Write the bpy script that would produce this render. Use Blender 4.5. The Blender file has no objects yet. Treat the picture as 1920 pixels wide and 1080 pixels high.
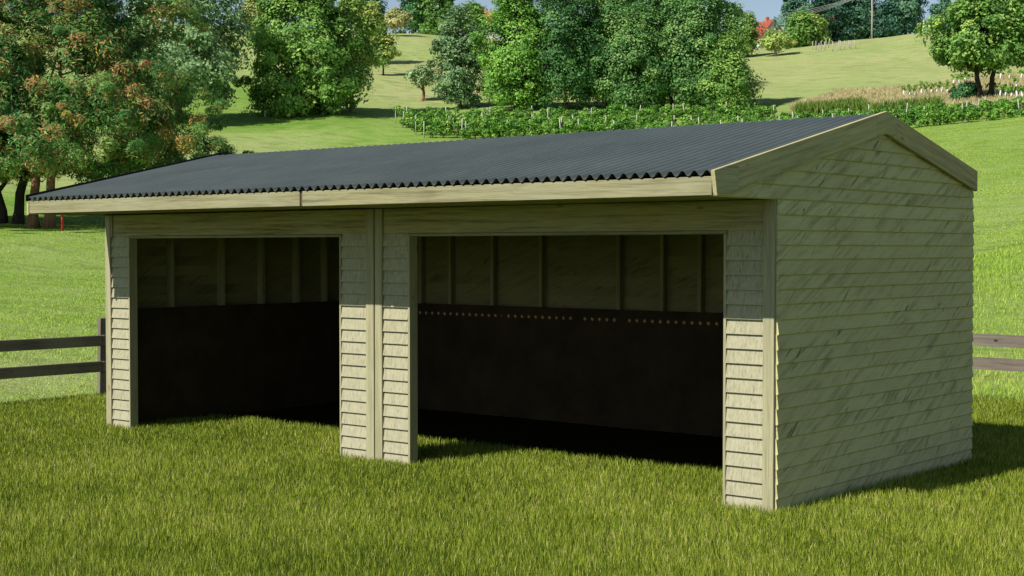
import bpy, math, random
import numpy as np
from mathutils import Vector

random.seed(7)
rng = np.random.default_rng(11)
SC = bpy.context.scene
COL = SC.collection
PI = math.pi

# ------------------------------------------------------------------ camera
CAM = np.array([5.5852, -9.8265, 1.9692])
YAW, PITCH, FOC = 0.6939, -0.0263, 2779.24          # focal length in 1920-wide pixels
cd = bpy.data.cameras.new('camera')
cam = bpy.data.objects.new('camera', cd)
COL.objects.link(cam)
cam.location = CAM
cam.rotation_euler = (PI / 2 + PITCH, 0, YAW)
cd.sensor_width = 36
cd.lens = FOC * 36 / 1920
cd.clip_start = 0.1
cd.clip_end = 3000
SC.camera = cam

# ------------------------------------------------------------------ world, sun, exposure
SUN = Vector((0.205, 1.0, -0.965)).normalized()       # direction the light travels
w = bpy.data.worlds.new('World')
SC.world = w
w.use_nodes = True
nt = w.node_tree
bg = nt.nodes['Background']
sky = nt.nodes.new('ShaderNodeTexSky')
sky.sky_type = 'NISHITA'
sky.sun_disc = False
sky.sun_elevation = math.asin(-SUN.z)
sky.sun_rotation = math.atan2(-SUN.x, -SUN.y)
sky.air_density = 1.0
sky.dust_density = 0.5
sky.ozone_density = 1.0
# pale summer haze low over the horizon
tcw = nt.nodes.new('ShaderNodeTexCoord')
sep = nt.nodes.new('ShaderNodeSeparateXYZ')
nt.links.new(tcw.outputs['Generated'], sep.inputs[0])
hz = nt.nodes.new('ShaderNodeValToRGB')
nt.links.new(sep.outputs[2], hz.inputs[0])
hz.color_ramp.elements[0].position = 0.10
hz.color_ramp.elements[0].color = (2.0, 2.25, 2.4, 1)
hz.color_ramp.elements[1].position = 0.30
hz.color_ramp.elements[1].color = (0, 0, 0, 1)
addw = nt.nodes.new('ShaderNodeMixRGB')
addw.blend_type = 'ADD'
addw.inputs[0].default_value = 1.0
nt.links.new(sky.outputs[0], addw.inputs[1])
nt.links.new(hz.outputs[0], addw.inputs[2])
nt.links.new(addw.outputs[0], bg.inputs[0])
bg.inputs[1].default_value = 0.064
sl = bpy.data.lights.new('sun', 'SUN')
sl.energy = 5.0
sl.angle = math.radians(0.5)
sl.color = (1.0, 0.95, 0.86)
so = bpy.data.objects.new('sun', sl)
COL.objects.link(so)
so.rotation_euler = SUN.to_track_quat('-Z', 'Y').to_euler()
so.location = (-10, -40, 40)
vs = SC.view_settings
vs.view_transform = 'Standard'
vs.look = 'None'
vs.exposure = 0.33
vs.gamma = 1.0
vs.use_curve_mapping = False
SC.render.engine = 'CYCLES'
SC.cycles.max_bounces = 6
SC.cycles.diffuse_bounces = 2
SC.cycles.transparent_max_bounces = 4
SC.cycles.use_denoising = True

# ------------------------------------------------------------------ helpers
_f = np.array([-math.sin(YAW) * math.cos(PITCH), math.cos(YAW) * math.cos(PITCH), math.sin(PITCH)])
_r = np.array([math.cos(YAW), math.sin(YAW), 0.0])
_u = np.cross(_r, _f)
_fh = np.array([-math.sin(YAW), math.cos(YAW), 0.0])


def tag(o, label=None, cat=None, group=None, kind=None):
    if label: o['label'] = label
    if cat: o['category'] = cat
    if group: o['group'] = group
    if kind: o['kind'] = kind
    return o


def link(name, me, mat=None, parent=None):
    o = bpy.data.objects.new(name, me)
    COL.objects.link(o)
    if mat: me.materials.append(mat)
    if parent: o.parent = parent
    return o


def empty(name, loc, label, cat, group=None):
    o = bpy.data.objects.new(name, None)
    COL.objects.link(o)
    o.location = loc
    o.empty_display_size = 0.2
    return tag(o, label, cat, group)


def np_mesh(name, V, faces, smooth=False, attr=None):
    """V (n,3); faces: list of int arrays (m,k) ; attr: dict name -> per-face float array"""
    me = bpy.data.meshes.new(name)
    V = np.asarray(V, dtype=np.float32)
    me.vertices.add(len(V))
    me.vertices.foreach_set('co', V.ravel())
    if not isinstance(faces, list): faces = [faces]
    faces = [np.asarray(f, dtype=np.int32) for f in faces if len(f)]
    idx = np.concatenate([f.ravel() for f in faces])
    tot = np.concatenate([np.full(len(f), f.shape[1], dtype=np.int32) for f in faces])
    st = np.zeros(len(tot), dtype=np.int32)
    st[1:] = np.cumsum(tot)[:-1]
    me.loops.add(len(idx))
    me.loops.foreach_set('vertex_index', idx)
    me.polygons.add(len(tot))
    me.polygons.foreach_set('loop_start', st)
    me.polygons.foreach_set('loop_total', tot)
    if smooth:
        me.polygons.foreach_set('use_smooth', np.ones(len(tot), dtype=bool))
    if attr:
        for k, a in attr.items():
            at = me.attributes.new(k, 'FLOAT', 'FACE')
            at.data.foreach_set('value', np.asarray(a, dtype=np.float32))
    me.update(calc_edges=True)
    me.validate()
    return me


class MB:
    """collects boxes, prisms and tubes; build() links them as one mesh object"""
    def __init__(s): s.V = []; s.F = []; s.sm = []

    def add(s, vs, fs, smooth=False):
        n = len(s.V)
        s.V += [tuple(v) for v in vs]
        for f in fs:
            s.F.append([n + i for i in f]); s.sm.append(smooth)
        return s

    def box(s, a, b):
        x0, y0, z0 = a; x1, y1, z1 = b
        v = [(x0, y0, z0), (x1, y0, z0), (x1, y1, z0), (x0, y1, z0), (x0, y0, z1), (x1, y0, z1), (x1, y1, z1), (x0, y1, z1)]
        return s.add(v, [(0, 3, 2, 1), (4, 5, 6, 7), (0, 1, 5, 4), (1, 2, 6, 5), (2, 3, 7, 6), (3, 0, 4, 7)])

    def prism(s, prof, ax, a, b):
        """prof: ccw list of 2-D points; extruded along axis ax from a to b"""
        def p(t, q):
            c = list(q); c.insert(ax, t); return tuple(c)
        n = len(prof)
        v = [p(a, q) for q in prof] + [p(b, q) for q in prof]
        f = [tuple(range(n))[::-1], tuple(range(n, 2 * n))]
        f += [(i, (i + 1) % n, n + (i + 1) % n, n + i) for i in range(n)]
        return s.add(v, f)

    def tube(s, pts, rad, seg=8, cap=True, wob=0.0):
        pts = [Vector(p) for p in pts]
        rings = []
        up = Vector((0.3, 0.1, 1)).normalized()
        for i, p in enumerate(pts):
            d = (pts[min(i + 1, len(pts) - 1)] - pts[max(i - 1, 0)]).normalized()
            a = d.cross(Vector((0.31, 0.95, 0.07))).normalized()
            b = d.cross(a)
            rings.append([p + (a * math.cos(2 * PI * k / seg) + b * math.sin(2 * PI * k / seg)) * rad[i] * (1 + wob * random.uniform(-1, 1)) for k in range(seg)])
        v = [q for r in rings for q in r]
        f = []
        for i in range(len(rings) - 1):
            for k in range(seg):
                f.append((i * seg + k, i * seg + (k + 1) % seg, (i + 1) * seg + (k + 1) % seg, (i + 1) * seg + k))
        s.add(v, f, True)
        if cap:
            n = len(s.V) - len(v)
            s.F.append([n + (len(rings) - 1) * seg + k for k in range(seg)]); s.sm.append(False)
            s.F.append([n + k for k in range(seg)][::-1]); s.sm.append(False)
        return s

    def build(s, name, mat, parent=None, bevel=0.0):
        me = bpy.data.meshes.new(name)
        me.from_pydata(s.V, [], s.F)
        me.polygons.foreach_set('use_smooth', np.array(s.sm, dtype=bool))
        me.validate()
        me.update()
        o = link(name, me, mat, parent)
        if bevel:
            m = o.modifiers.new('bevel', 'BEVEL'); m.width = bevel; m.segments = 1; m.limit_method = 'ANGLE'
        return o


# ------------------------------------------------------------------ materials
def new_mat(name):
    m = bpy.data.materials.new(name)
    m.use_nodes = True
    nt = m.node_tree
    for n in list(nt.nodes): nt.nodes.remove(n)
    out = nt.nodes.new('ShaderNodeOutputMaterial')
    b = nt.nodes.new('ShaderNodeBsdfPrincipled')
    nt.links.new(b.outputs[0], out.inputs[0])
    return m, nt, b, out


class G:
    """tiny node-graph helper"""
    def __init__(s, nt): s.nt = nt

    def n(s, t, **kw):
        nd = s.nt.nodes.new(t)
        for k, v in kw.items(): setattr(nd, k, v)
        return nd

    def set(s, sock, v):
        if isinstance(v, bpy.types.NodeSocket): s.nt.links.new(v, sock)
        else: sock.default_value = v

    def math(s, op, a, b=0.0, clamp=False):
        nd = s.n('ShaderNodeMath', operation=op, use_clamp=clamp)
        s.set(nd.inputs[0], a); s.set(nd.inputs[1], b)
        return nd.outputs[0]

    def noise(s, vec, scale, detail=4.0, rough=0.55, dist=0.0):
        nd = s.n('ShaderNodeTexNoise')
        s.set(nd.inputs['Vector'], vec)
        nd.inputs['Scale'].default_value = scale
        nd.inputs['Detail'].default_value = detail
        nd.inputs['Roughness'].default_value = rough
        nd.inputs['Distortion'].default_value = dist
        return nd.outputs[0]

    def ramp(s, fac, stops, interp='LINEAR'):
        nd = s.n('ShaderNodeValToRGB')
        s.set(nd.inputs[0], fac)
        cr = nd.color_ramp
        cr.interpolation = interp
        while len(cr.elements) < len(stops): cr.elements.new(0.5)
        for e, (p, c) in zip(cr.elements, stops):
            e.position = p
            e.color = (*c, 1) if len(c) == 3 else c
        return nd.outputs[0]

    def mix(s, fac, a, b, mode='MIX'):
        nd = s.n('ShaderNodeMixRGB', blend_type=mode)
        s.set(nd.inputs[0], fac)
        for i, v in ((1, a), (2, b)):
            if isinstance(v, (tuple, list)): v = (*v, 1) if len(v) == 3 else v
            s.set(nd.inputs[i], v)
        return nd.outputs[0]

    def mapping(s, vec, scale=(1, 1, 1), rot=(0, 0, 0), loc=(0, 0, 0)):
        nd = s.n('ShaderNodeMapping')
        s.set(nd.inputs[0], vec)
        nd.inputs['Location'].default_value = loc
        nd.inputs['Rotation'].default_value = rot
        nd.inputs['Scale'].default_value = scale
        return nd.outputs[0]

    def bump(s, h, strength, dist, b):
        nd = s.n('ShaderNodeBump')
        s.set(nd.inputs['Height'], h)
        nd.inputs['Strength'].default_value = strength
        nd.inputs['Distance'].default_value = dist
        s.nt.links.new(nd.outputs[0], b.inputs['Normal'])

    def obj(s): return s.n('ShaderNodeTexCoord').outputs['Object']

    def rnd(s): return s.n('ShaderNodeObjectInfo').outputs['Random']

    def shift(s, vec, amount, by=(13.1, 7.7, 3.3)):
        """offset a vector by amount * by"""
        a = s.n('ShaderNodeVectorMath', operation='SCALE')
        a.inputs[0].default_value = by
        s.set(a.inputs['Scale'], amount)
        b = s.n('ShaderNodeVectorMath', operation='ADD')
        s.set(b.inputs[0], vec); s.nt.links.new(a.outputs[0], b.inputs[1])
        return b.outputs[0]


def wood_mat(name, axis, light=(0.40, 0.345, 0.20), dark=(0.20, 0.165, 0.085), tilt=0.0, knots=True):
    """sawn, pressure treated timber; grain runs along axis, optionally tilted about X"""
    m, nt, b, out = new_mat(name)
    g = G(nt)
    v = g.shift(g.obj(), g.rnd())
    if tilt: v = g.mapping(v, rot=(tilt, 0, 0))
    sc = [1.0, 1.0, 1.0]; fine = [1.0, 1.0, 1.0]
    for i in range(3):
        if i != axis: sc[i] = 30.0; fine[i] = 130.0
        else: sc[i] = 0.9; fine[i] = 5.0
    a = g.noise(g.mapping(v, sc), 1.0, 5, 0.62, 0.25)
    f = g.noise(g.mapping(v, fine), 1.0, 3, 0.6)
    big = g.noise(v, 1.6, 3, 0.5)
    c = g.ramp(a, [(0.30, dark), (0.45, tuple(0.6 * l + 0.4 * d for l, d in zip(light, dark))), (0.56, light), (0.75, tuple(l * 1.08 for l in light))])
    c = g.mix(0.35, c, g.ramp(f, [(0.35, tuple(d * 0.9 for d in dark)), (0.6, light)]))
    c = g.mix(g.ramp(big, [(0.35, (0, 0, 0)), (0.7, (0.35, 0.35, 0.35))]), c, (0.31, 0.31, 0.22))
    if knots:
        sk = [9.0, 9.0, 9.0]; sk[axis] = 3.0
        vo = g.n('ShaderNodeTexVoronoi'); g.set(vo.inputs['Vector'], g.mapping(v, sk)); vo.inputs['Scale'].default_value = 0.7
        k = g.ramp(vo.outputs['Distance'], [(0.05, (1, 1, 1)), (0.11, (0, 0, 0))])
        c = g.mix(g.math('MULTIPLY', k, 0.55), c, (0.12, 0.075, 0.03))
    nt.links.new(c, b.inputs['Base Color'])
    b.inputs['Roughness'].default_value = 0.8
    b.inputs['Specular IOR Level'].default_value = 0.2
    g.bump(g.math('ADD', a, g.math('MULTIPLY', f, 0.5)), 0.35, 0.004, b)
    return m


Z0B, DZB = 1.4388, 0.1125            # weatherboard edges: z = Z0B + k*DZB


def clad_mat(name, axis, light=(0.41, 0.365, 0.235), dark=(0.15, 0.125, 0.07), front=False):
    """weatherboards: each board gets its own grain; blue-grey stains in slanting streaks"""
    m, nt, b, out = new_mat(name)
    g = G(nt)
    v = g.obj()
    sx = g.n('ShaderNodeSeparateXYZ'); g.set(sx.inputs[0], v)
    bid = g.math('FLOOR', g.math('DIVIDE', g.math('SUBTRACT', sx.outputs[2], Z0B - 0.002), DZB))
    wn = g.n('ShaderNodeTexWhiteNoise', noise_dimensions='1D')
    g.set(wn.inputs['W'], g.math('ADD', bid, g.math('MULTIPLY', g.rnd(), 50)))
    by = [0.0, 0.0, 0.0]; by[axis] = 3.0
    vb = g.shift(v, wn.outputs['Value'], by)
    if front:                                     # upright streaks on the short front boards
        sc = (55, 55, 5.0); fine = (140, 140, 14)
        a = g.noise(g.mapping(vb, sc, rot=(0, 0.1, 0)), 1.0, 4, 0.6, 0.4)
        f = g.noise(g.mapping(vb, fine), 1.0, 3, 0.6)
        c = g.ramp(a, [(0.28, dark), (0.42, tuple(0.7 * l + 0.3 * d for l, d in zip(light, dark))), (0.6, light)])
        c = g.mix(0.3, c, g.ramp(f, [(0.35, dark), (0.55, light)]))
        h = g.math('ADD', a, f)
    else:
        al = 0.40                                 # slant of the streaks in the plane of the wall
        rot = (-al, 0, 0) if axis == 1 else (0, al, 0)
        sc = (6, 1.35, 22) if axis == 1 else (1.35, 6, 22)
        st = g.noise(g.mapping(g.mapping(vb, rot=rot), sc), 1.0, 5, 0.62, 0.5)
        st2 = g.noise(g.mapping(g.mapping(vb, rot=tuple(1.5 * q for q in rot)), tuple(1.5 * q for q in sc)), 1.0, 4, 0.6, 0.9)
        msk = g.noise(g.mapping(vb, (2, 1.5, 3.2) if axis == 1 else (1.5, 2, 3.2)), 1.3, 3, 0.55)
        mm = g.ramp(msk, [(0.36, (0.15,) * 3), (0.52, (1, 1, 1))])
        s1 = g.ramp(st, [(0.36, (1, 1, 1)), (0.46, (0.35, 0.35, 0.35)), (0.54, (0, 0, 0))])
        s2 = g.ramp(st2, [(0.335, (1, 1, 1)), (0.38, (0, 0, 0))])
        fine = g.noise(g.mapping(vb, (60, 3, 120) if axis == 1 else (3, 60, 120)), 1.0, 3, 0.6)
        c = g.mix(g.ramp(fine, [(0.3, (0.4,) * 3), (0.6, (0, 0, 0))]), light, tuple(0.72 * l for l in light))
        c = g.mix(g.math('MULTIPLY', g.math('MULTIPLY', s1, mm), 0.62), c, tuple(1.25 * d for d in dark))
        c = g.mix(g.math('MULTIPLY', g.math('MULTIPLY', s2, g.math('ADD', mm, 0.15)), 0.75), c, tuple(0.5 * d for d in dark))
        tone = g.noise(vb, 0.8, 2)
        c = g.mix(g.ramp(tone, [(0.35, (0, 0, 0)), (0.65, (0.3,) * 3)]), c, (0.48, 0.42, 0.20))
        h = fine
    # a little brightness difference from board to board
    c = g.mix(g.math('MULTIPLY', wn.outputs['Value'], 0.14), c, (0.22, 0.20, 0.10))
    nt.links.new(c, b.inputs['Base Color'])
    b.inputs['Roughness'].default_value = 0.85
    b.inputs['Specular IOR Level'].default_value = 0.15
    g.bump(h, 0.3, 0.003, b)
    return m


def plain_mat(name, col, rough=0.7, var=0.25, scale=6.0, metal=0.0, spec=0.3, stretch=(1, 1, 1)):
    m, nt, b, out = new_mat(name)
    g = G(nt)
    v = g.mapping(g.shift(g.obj(), g.rnd()), stretch)
    n = g.noise(v, scale, 5, 0.6)
    c = g.ramp(n, [(0.3, tuple(q * (1 - var) for q in col)), (0.7, tuple(min(1, q * (1 + var)) for q in col))])
    nt.links.new(c, b.inputs['Base Color'])
    b.inputs['Roughness'].default_value = rough
    b.inputs['Metallic'].default_value = metal
    b.inputs['Specular IOR Level'].default_value = spec
    g.bump(n, 0.2, 0.01, b)
    return m


def leaf_mat(name, stops, trans=0.25, gain=2.75, hue=(0.88, 1.0, 1.1)):
    m, nt, b, out = new_mat(name)
    g = G(nt)
    at = g.n('ShaderNodeAttribute', attribute_name='tint')
    c = g.ramp(at.outputs['Fac'], [(p, tuple(min(0.9, gain * q * k) for q, k in zip(c_, hue))) for p, c_ in stops])
    nt.links.new(c, b.inputs['Base Color'])
    b.inputs['Roughness'].default_value = 0.55
    b.inputs['Specular IOR Level'].default_value = 0.25
    tr = g.n('ShaderNodeBsdfTranslucent')
    g.set(tr.inputs[0], c)
    mx = g.n('ShaderNodeMixShader')
    mx.inputs[0].default_value = trans
    nt.links.new(b.outputs[0], mx.inputs[1]); nt.links.new(tr.outputs[0], mx.inputs[2])
    nt.links.new(mx.outputs[0], out.inputs[0])
    return m


# ------------------------------------------------------------------ terrain
D_ = [0, 21, 30, 45, 60, 75, 82, 100, 120, 140, 165, 210, 270, 340, 480, 900]
def Yk(*ys):
    """screen-independent heights from the sight-line elevation of each knot (ys in pixels below the top)"""
    return [-0.12 if y is None else CAM[2] + (466.5 - y) / FOC * d for y, d in zip(ys, D_)]
TAB = [
    # azimuth (pixel column) : heights at the distances of D_
    (-900, Yk(None, None, 635, 560, 500, 440, 428, 372, 310, 262, 214, 150, 92, 62, 50, 50)),
    (0,   Yk(None, None, 635, 560, 500, 441, 430, 372, 306, 258, 214, 150, 92, 62, 50, 50)),
    (220, Yk(None, None, 635, 560, 500, 440, 426, 366, 300, 256, 214, 150, 84, 60, 55, 55)),
    (420, Yk(None, None, 650, 575, 520, 470, 450, 380, 300, 258, 214, 145, 72, 64, 60, 60)),
    (620, Yk(None, None, 660, 590, 530, 480, 450, 375, 300, 250, 210, 140, 66, 72, 74, 74)),
    (780, Yk(None, None, 665, 600, 540, 480, 450, 370, 296, 250, 212, 140, 66, 76, 80, 80)),
    (900, Yk(None, None, 665, 600, 540, 470, 440, 360, 290, 248, 205, 140, 76, 80, 84, 84)),
    (1100, Yk(None, None, 665, 600, 520, 440, 410, 340, 280, 240, 205, 148, 96, 98, 100, 100)),
    (1400, Yk(None, None, 650, 560, 470, 400, 370, 310, 268, 236, 205, 150, 100, 104, 106, 106)),
    (1640, Yk(None, None, 635, 520, 430, 360, 340, 296, 260, 226, 193, 140, 87, 92, 96, 96)),
    (1740, Yk(None, None, 628, 500, 415, 346, 330, 286, 246, 218, 188, 136, 77, 84, 90, 90)),
    (1830, Yk(None, None, 618, 488, 405, 340, 322, 276, 240, 212, 184, 132, 84, 90, 94, 94)),
    (1930, Yk(None, None, 612, 478, 396, 334, 316, 270, 233, 206, 180, 134, 98, 100, 104, 104)),
    (2800, Yk(None, None, 612, 478, 396, 334, 316, 270, 233, 206, 180, 134, 98, 100, 104, 104)),
]
TU = np.array([t[0] for t in TAB], float)
DD = np.linspace(0, 900, 1801)


def pchip(x, y, xs):
    x = np.asarray(x, float); y = np.asarray(y, float)
    h = np.diff(x); dl = np.diff(y) / h
    m = np.zeros(len(x))
    for i in range(1, len(x) - 1):
        if dl[i - 1] * dl[i] > 0:
            w1 = 2 * h[i] + h[i - 1]; w2 = h[i] + 2 * h[i - 1]
            m[i] = (w1 + w2) / (w1 / dl[i - 1] + w2 / dl[i])
    m[-1] = dl[-1]
    k = np.clip(np.searchsorted(x, xs) - 1, 0, len(h) - 1)
    t = (xs - x[k]) / h[k]
    return ((2 * t**3 - 3 * t**2 + 1) * y[k] + (t**3 - 2 * t**2 + t) * h[k] * m[k]
            + (-2 * t**3 + 3 * t**2) * y[k + 1] + (t**3 - t**2) * h[k] * m[k + 1])


TZ = np.array([pchip(D_, t[1], DD) for t in TAB])
TZ[:, DD <= 21] = -0.12


def height(X, Y):
    X = np.asarray(X, float); Y = np.asarray(Y, float)
    dx, dy = X - CAM[0], Y - CAM[1]
    d = np.hypot(dx, dy)
    a = dx * _fh[0] + dy * _fh[1]
    s = dx * _r[0] + dy * _r[1]
    ang = np.arctan2(s, a)
    # scenery behind and beside the viewer: same gentle bowl, fading to flat
    u = 960 + FOC * np.tan(np.clip(ang, -0.55, 0.55))
    u = np.clip(u, TU[0], TU[-1] - 1e-6)
    k = np.clip(np.searchsorted(TU, u) - 1, 0, len(TU) - 2)
    t = (u - TU[k]) / (TU[k + 1] - TU[k])
    t = t * t * (3 - 2 * t) * 0.5 + t * 0.5
    di = np.clip(d / 0.5, 0, len(DD) - 1.001)
    i0 = di.astype(int); fr = di - i0
    z0 = TZ[k, i0] * (1 - fr) + TZ[k, i0 + 1] * fr
    z1 = TZ[k + 1, i0] * (1 - fr) + TZ[k + 1, i0 + 1] * fr
    z = z0 * (1 - t) + z1 * t
    fade = np.clip((1.9 - np.abs(ang)) / 1.1, 0, 1)
    z = -0.12 + (z + 0.12) * fade * fade * (3 - 2 * fade)
    amp = np.clip((d - 24) / 60, 0, 1)
    z = z + amp * (0.10 * np.sin(X * 0.31 + 1.3 * np.sin(Y * 0.17)) + 0.12 * np.sin(Y * 0.23 + X * 0.08)) * 0.7
    return z


def ray(u, v):
    return _f + _r * (u - 960) / FOC + _u * (540 - v) / FOC


def ground_at(u, v, dmin=24.0):
    """first point of the hillside seen along a sight line"""
    r = ray(u, v)
    t = np.arange(dmin, 600, 0.25)
    P = CAM[None, :] + t[:, None] * r[None, :]
    hz = height(P[:, 0], P[:, 1])
    hit = np.nonzero(P[:, 2] <= hz)[0]
    if len(hit):
        p = P[hit[0]]
    else:                                             # grazes the crest: take the closest approach
        j = int(np.argmin((P[:, 2] - hz)[: int((330 - dmin) / 0.25)])); p = P[j]
    return np.array([p[0], p[1], float(height(p[0], p[1]))])


def ground_dist(u, d):
    r = _fh + _r * (u - 960) / FOC
    p = CAM + r * d
    return np.array([p[0], p[1], float(height(p[0], p[1]))])


def depth(p): return float((np.asarray(p) - CAM) @ _f)


def px(p): return depth(p) / FOC                      # metres per pixel of the 1920-wide picture at p


# the hillside itself: rings growing with distance
na, = (420,)
ang = np.concatenate([np.linspace(-PI, -0.5, 70, endpoint=False), np.linspace(-0.5, 0.5, 281), np.linspace(0.5, PI, 71)[1:]])
rad = np.concatenate([[0.5], np.linspace(6, 30, 30), np.geomspace(31, 380, 190), np.geomspace(400, 1400, 14)])
AA, RR = np.meshgrid(ang, rad)
GX = CAM[0] + RR * (np.cos(AA) * _fh[0] + np.sin(AA) * _r[0])
GY = CAM[1] + RR * (np.cos(AA) * _fh[1] + np.sin(AA) * _r[1])
GZ = height(GX, GY)
nr, nc = GX.shape
ii = np.arange(nr * nc).reshape(nr, nc)
quads = np.stack([ii[:-1, :-1], ii[:-1, 1:], ii[1:, 1:], ii[1:, :-1]], -1).reshape(-1, 4)
hill_me = np_mesh('hillside', np.stack([GX, GY, GZ], -1).reshape(-1, 3), quads, smooth=True)
# kinds of turf: 0 lush green ... 1 mown and dry
pu = 960 + FOC * np.tan(np.clip(AA, -1.2, 1.2))
def sm(x, a, b):
    t = np.clip((x - a) / (b - a), 0, 1); return t * t * (3 - 2 * t)
dry = 0.35 + 0 * RR
dry = np.where(RR < 30, 0.62, dry)
left = 1 - sm(pu, 500, 760)
dl = 0.62 * (1 - sm(RR, 24, 34)) + 0.42 * sm(RR, 24, 34) * (1 - sm(RR, 76, 82)) + 0.12 * sm(RR, 76, 82) * (1 - sm(RR, 96, 104)) \
    + 0.66 * sm(RR, 96, 106) * (1 - sm(RR, 138, 146)) + 0.22 * sm(RR, 138, 146) * (1 - sm(RR, 185, 215)) + 0.7 * sm(RR, 185, 215)
dr = 0.55 * (1 - sm(RR, 24, 34)) + 0.42 * sm(RR, 24, 34) * (1 - sm(RR, 60, 80)) + 0.34 * sm(RR, 60, 80) * (1 - sm(RR, 150, 170)) + 0.8 * sm(RR, 150, 178)
dry = dl * left + dr * (1 - left)
at = hill_me.attributes.new('dry', 'FLOAT', 'POINT')
at.data.foreach_set('value', dry.ravel().astype(np.float32))


def turf_mat(name, dryattr=True):
    m, nt, b, out = new_mat(name)
    g = G(nt)
    v = g.obj()
    fine = g.noise(v, 6.0, 6, 0.7)
    mid = g.noise(v, 0.45, 5, 0.6)
    big = g.noise(v, 0.06, 3, 0.5)
    row = g.noise(g.mapping(v, (0.35, 1.5, 0.2), rot=(0, 0, 0.9)), 0.5, 4, 0.6, 1.6)
    d = g.n('ShaderNodeAttribute', attribute_name='dry').outputs['Fac'] if dryattr else 0.2
    d = g.math('ADD', d, g.math('MULTIPLY', g.math('SUBTRACT', mid, 0.5), 0.9))
    d = g.math('ADD', d, g.math('MULTIPLY', g.math('SUBTRACT', big, 0.5), 0.6), True)
    c = g.ramp(d, [(0.0, (0.125, 0.25, 0.03)), (0.35, (0.235, 0.345, 0.075)), (0.65, (0.31, 0.385, 0.13)), (1.0, (0.40, 0.40, 0.18))])
    c = g.mix(g.ramp(fine, [(0.3, (0.4,) * 3), (0.62, (0, 0, 0))]), c, (0.08, 0.15, 0.02))
    c = g.mix(g.math('MULTIPLY', g.ramp(row, [(0.38, (1, 1, 1)), (0.5, (0, 0, 0))]), 0.35), c, (0.08, 0.11, 0.02))
    nt.links.new(c, b.inputs['Base Color'])
    b.inputs['Roughness'].default_value = 0.9
    b.inputs['Specular IOR Level'].default_value = 0.1
    g.bump(g.math('ADD', g.math('MULTIPLY', fine, 0.6), mid), 0.8, 0.25, b)
    return m


hill = link('hillside', hill_me, turf_mat('meadow turf'))
hill['kind'] = 'structure'

# the flat lawn the shelter stands on: thatch sheet, bay shade sheet + blades
LX0, LY1 = -11.55, 9.22
def ground_mat(name, lo, hi):
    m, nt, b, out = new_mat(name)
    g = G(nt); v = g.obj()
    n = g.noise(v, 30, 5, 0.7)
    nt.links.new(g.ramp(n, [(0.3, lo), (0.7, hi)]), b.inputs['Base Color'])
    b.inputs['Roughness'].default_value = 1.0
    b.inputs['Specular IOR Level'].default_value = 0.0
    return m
lb = MB().box((LX0, -26, -0.3), (16, LY1, -0.028))
lawn = lb.build('lawn', ground_mat('lawn thatch', (0.035, 0.052, 0.008), (0.085, 0.115, 0.016)))
lawn['kind'] = 'structure'
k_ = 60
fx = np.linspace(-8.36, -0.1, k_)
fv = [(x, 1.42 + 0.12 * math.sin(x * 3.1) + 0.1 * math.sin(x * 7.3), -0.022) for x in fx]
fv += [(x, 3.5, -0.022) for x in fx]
bay_shade = MB().add(fv, [(i, i + 1, k_ + i + 1, k_ + i) for i in range(k_ - 1)]).build('shade_floor', ground_mat('painted bay shade', (0.016, 0.017, 0.007), (0.040, 0.044, 0.014)))  # dark sheet laid in to stand for shade on the bay grass
bay_shade['kind'] = 'structure'


def blades(P, hgt, wid, lean, name, mat, tint):
    """one mesh of bent, tapering grass blades rooted at P"""
    n = len(P)
    az = rng.uniform(0, 2 * PI, n)
    sx, sy = np.cos(az) * wid / 2, np.sin(az) * wid / 2
    la = rng.uniform(0, 2 * PI, n)
    lx, ly = np.cos(la) * lean * hgt, np.sin(la) * lean * hgt
    z = np.zeros(n)
    def pt(t, s, k):
        return np.stack([P[:, 0] + sx * s + lx * k, P[:, 1] + sy * s + ly * k, P[:, 2] + hgt * t], -1)
    V = np.stack([pt(-0.08, -1, 0), pt(-0.08, 1, 0), pt(0.55, 0.8, 0.35), pt(0.55, -0.8, 0.35), pt(1.0, 0, 1.0)], 1).reshape(-1, 3)
    b = np.arange(n)[:, None] * 5
    q = b + np.array([[0, 1, 2, 3]]); t = b + np.array([[3, 2, 4]])
    me = np_mesh(name, V, [q, t], attr={'tint': np.concatenate([tint, tint])})
    return link(name, me, mat)


def scatter(umin, umax, dmin, dmax, n, power=1.0):
    """points spread over the wedge of ground the picture covers, denser close by"""
    t = rng.uniform(0, 1, n)
    e = 2 - power
    d = (dmin**e + t * (dmax**e - dmin**e)) ** (1 / e)
    uu = rng.uniform(umin, umax, n)
    s = (uu - 960) / FOC
    return CAM[0] + d * (_fh[0] + _r[0] * s), CAM[1] + d * (_fh[1] + _r[1] * s), d


def lump(X, Y, f, seed=0.0):
    return (np.sin(X * f + 1.7 * np.sin(Y * f * 0.7 + seed) + seed) * np.sin(Y * f * 1.1 + 1.3 * np.sin(X * f * 0.6 + 2 * seed)) + 1) / 2


grass_stops = [(0.0, (0.042, 0.066, 0.006)), (0.35, (0.135, 0.192, 0.014)), (0.65, (0.235, 0.295, 0.024)), (0.90, (0.33, 0.37, 0.05)), (1.0, (0.44, 0.40, 0.15))]
grass_m = leaf_mat('lawn grass', grass_stops, 0.30, 1.38, (1, 1, 1))
gx, gy, gd = scatter(-230, 2150, 8.0, 26.0, 820000, 1.0)
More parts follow.
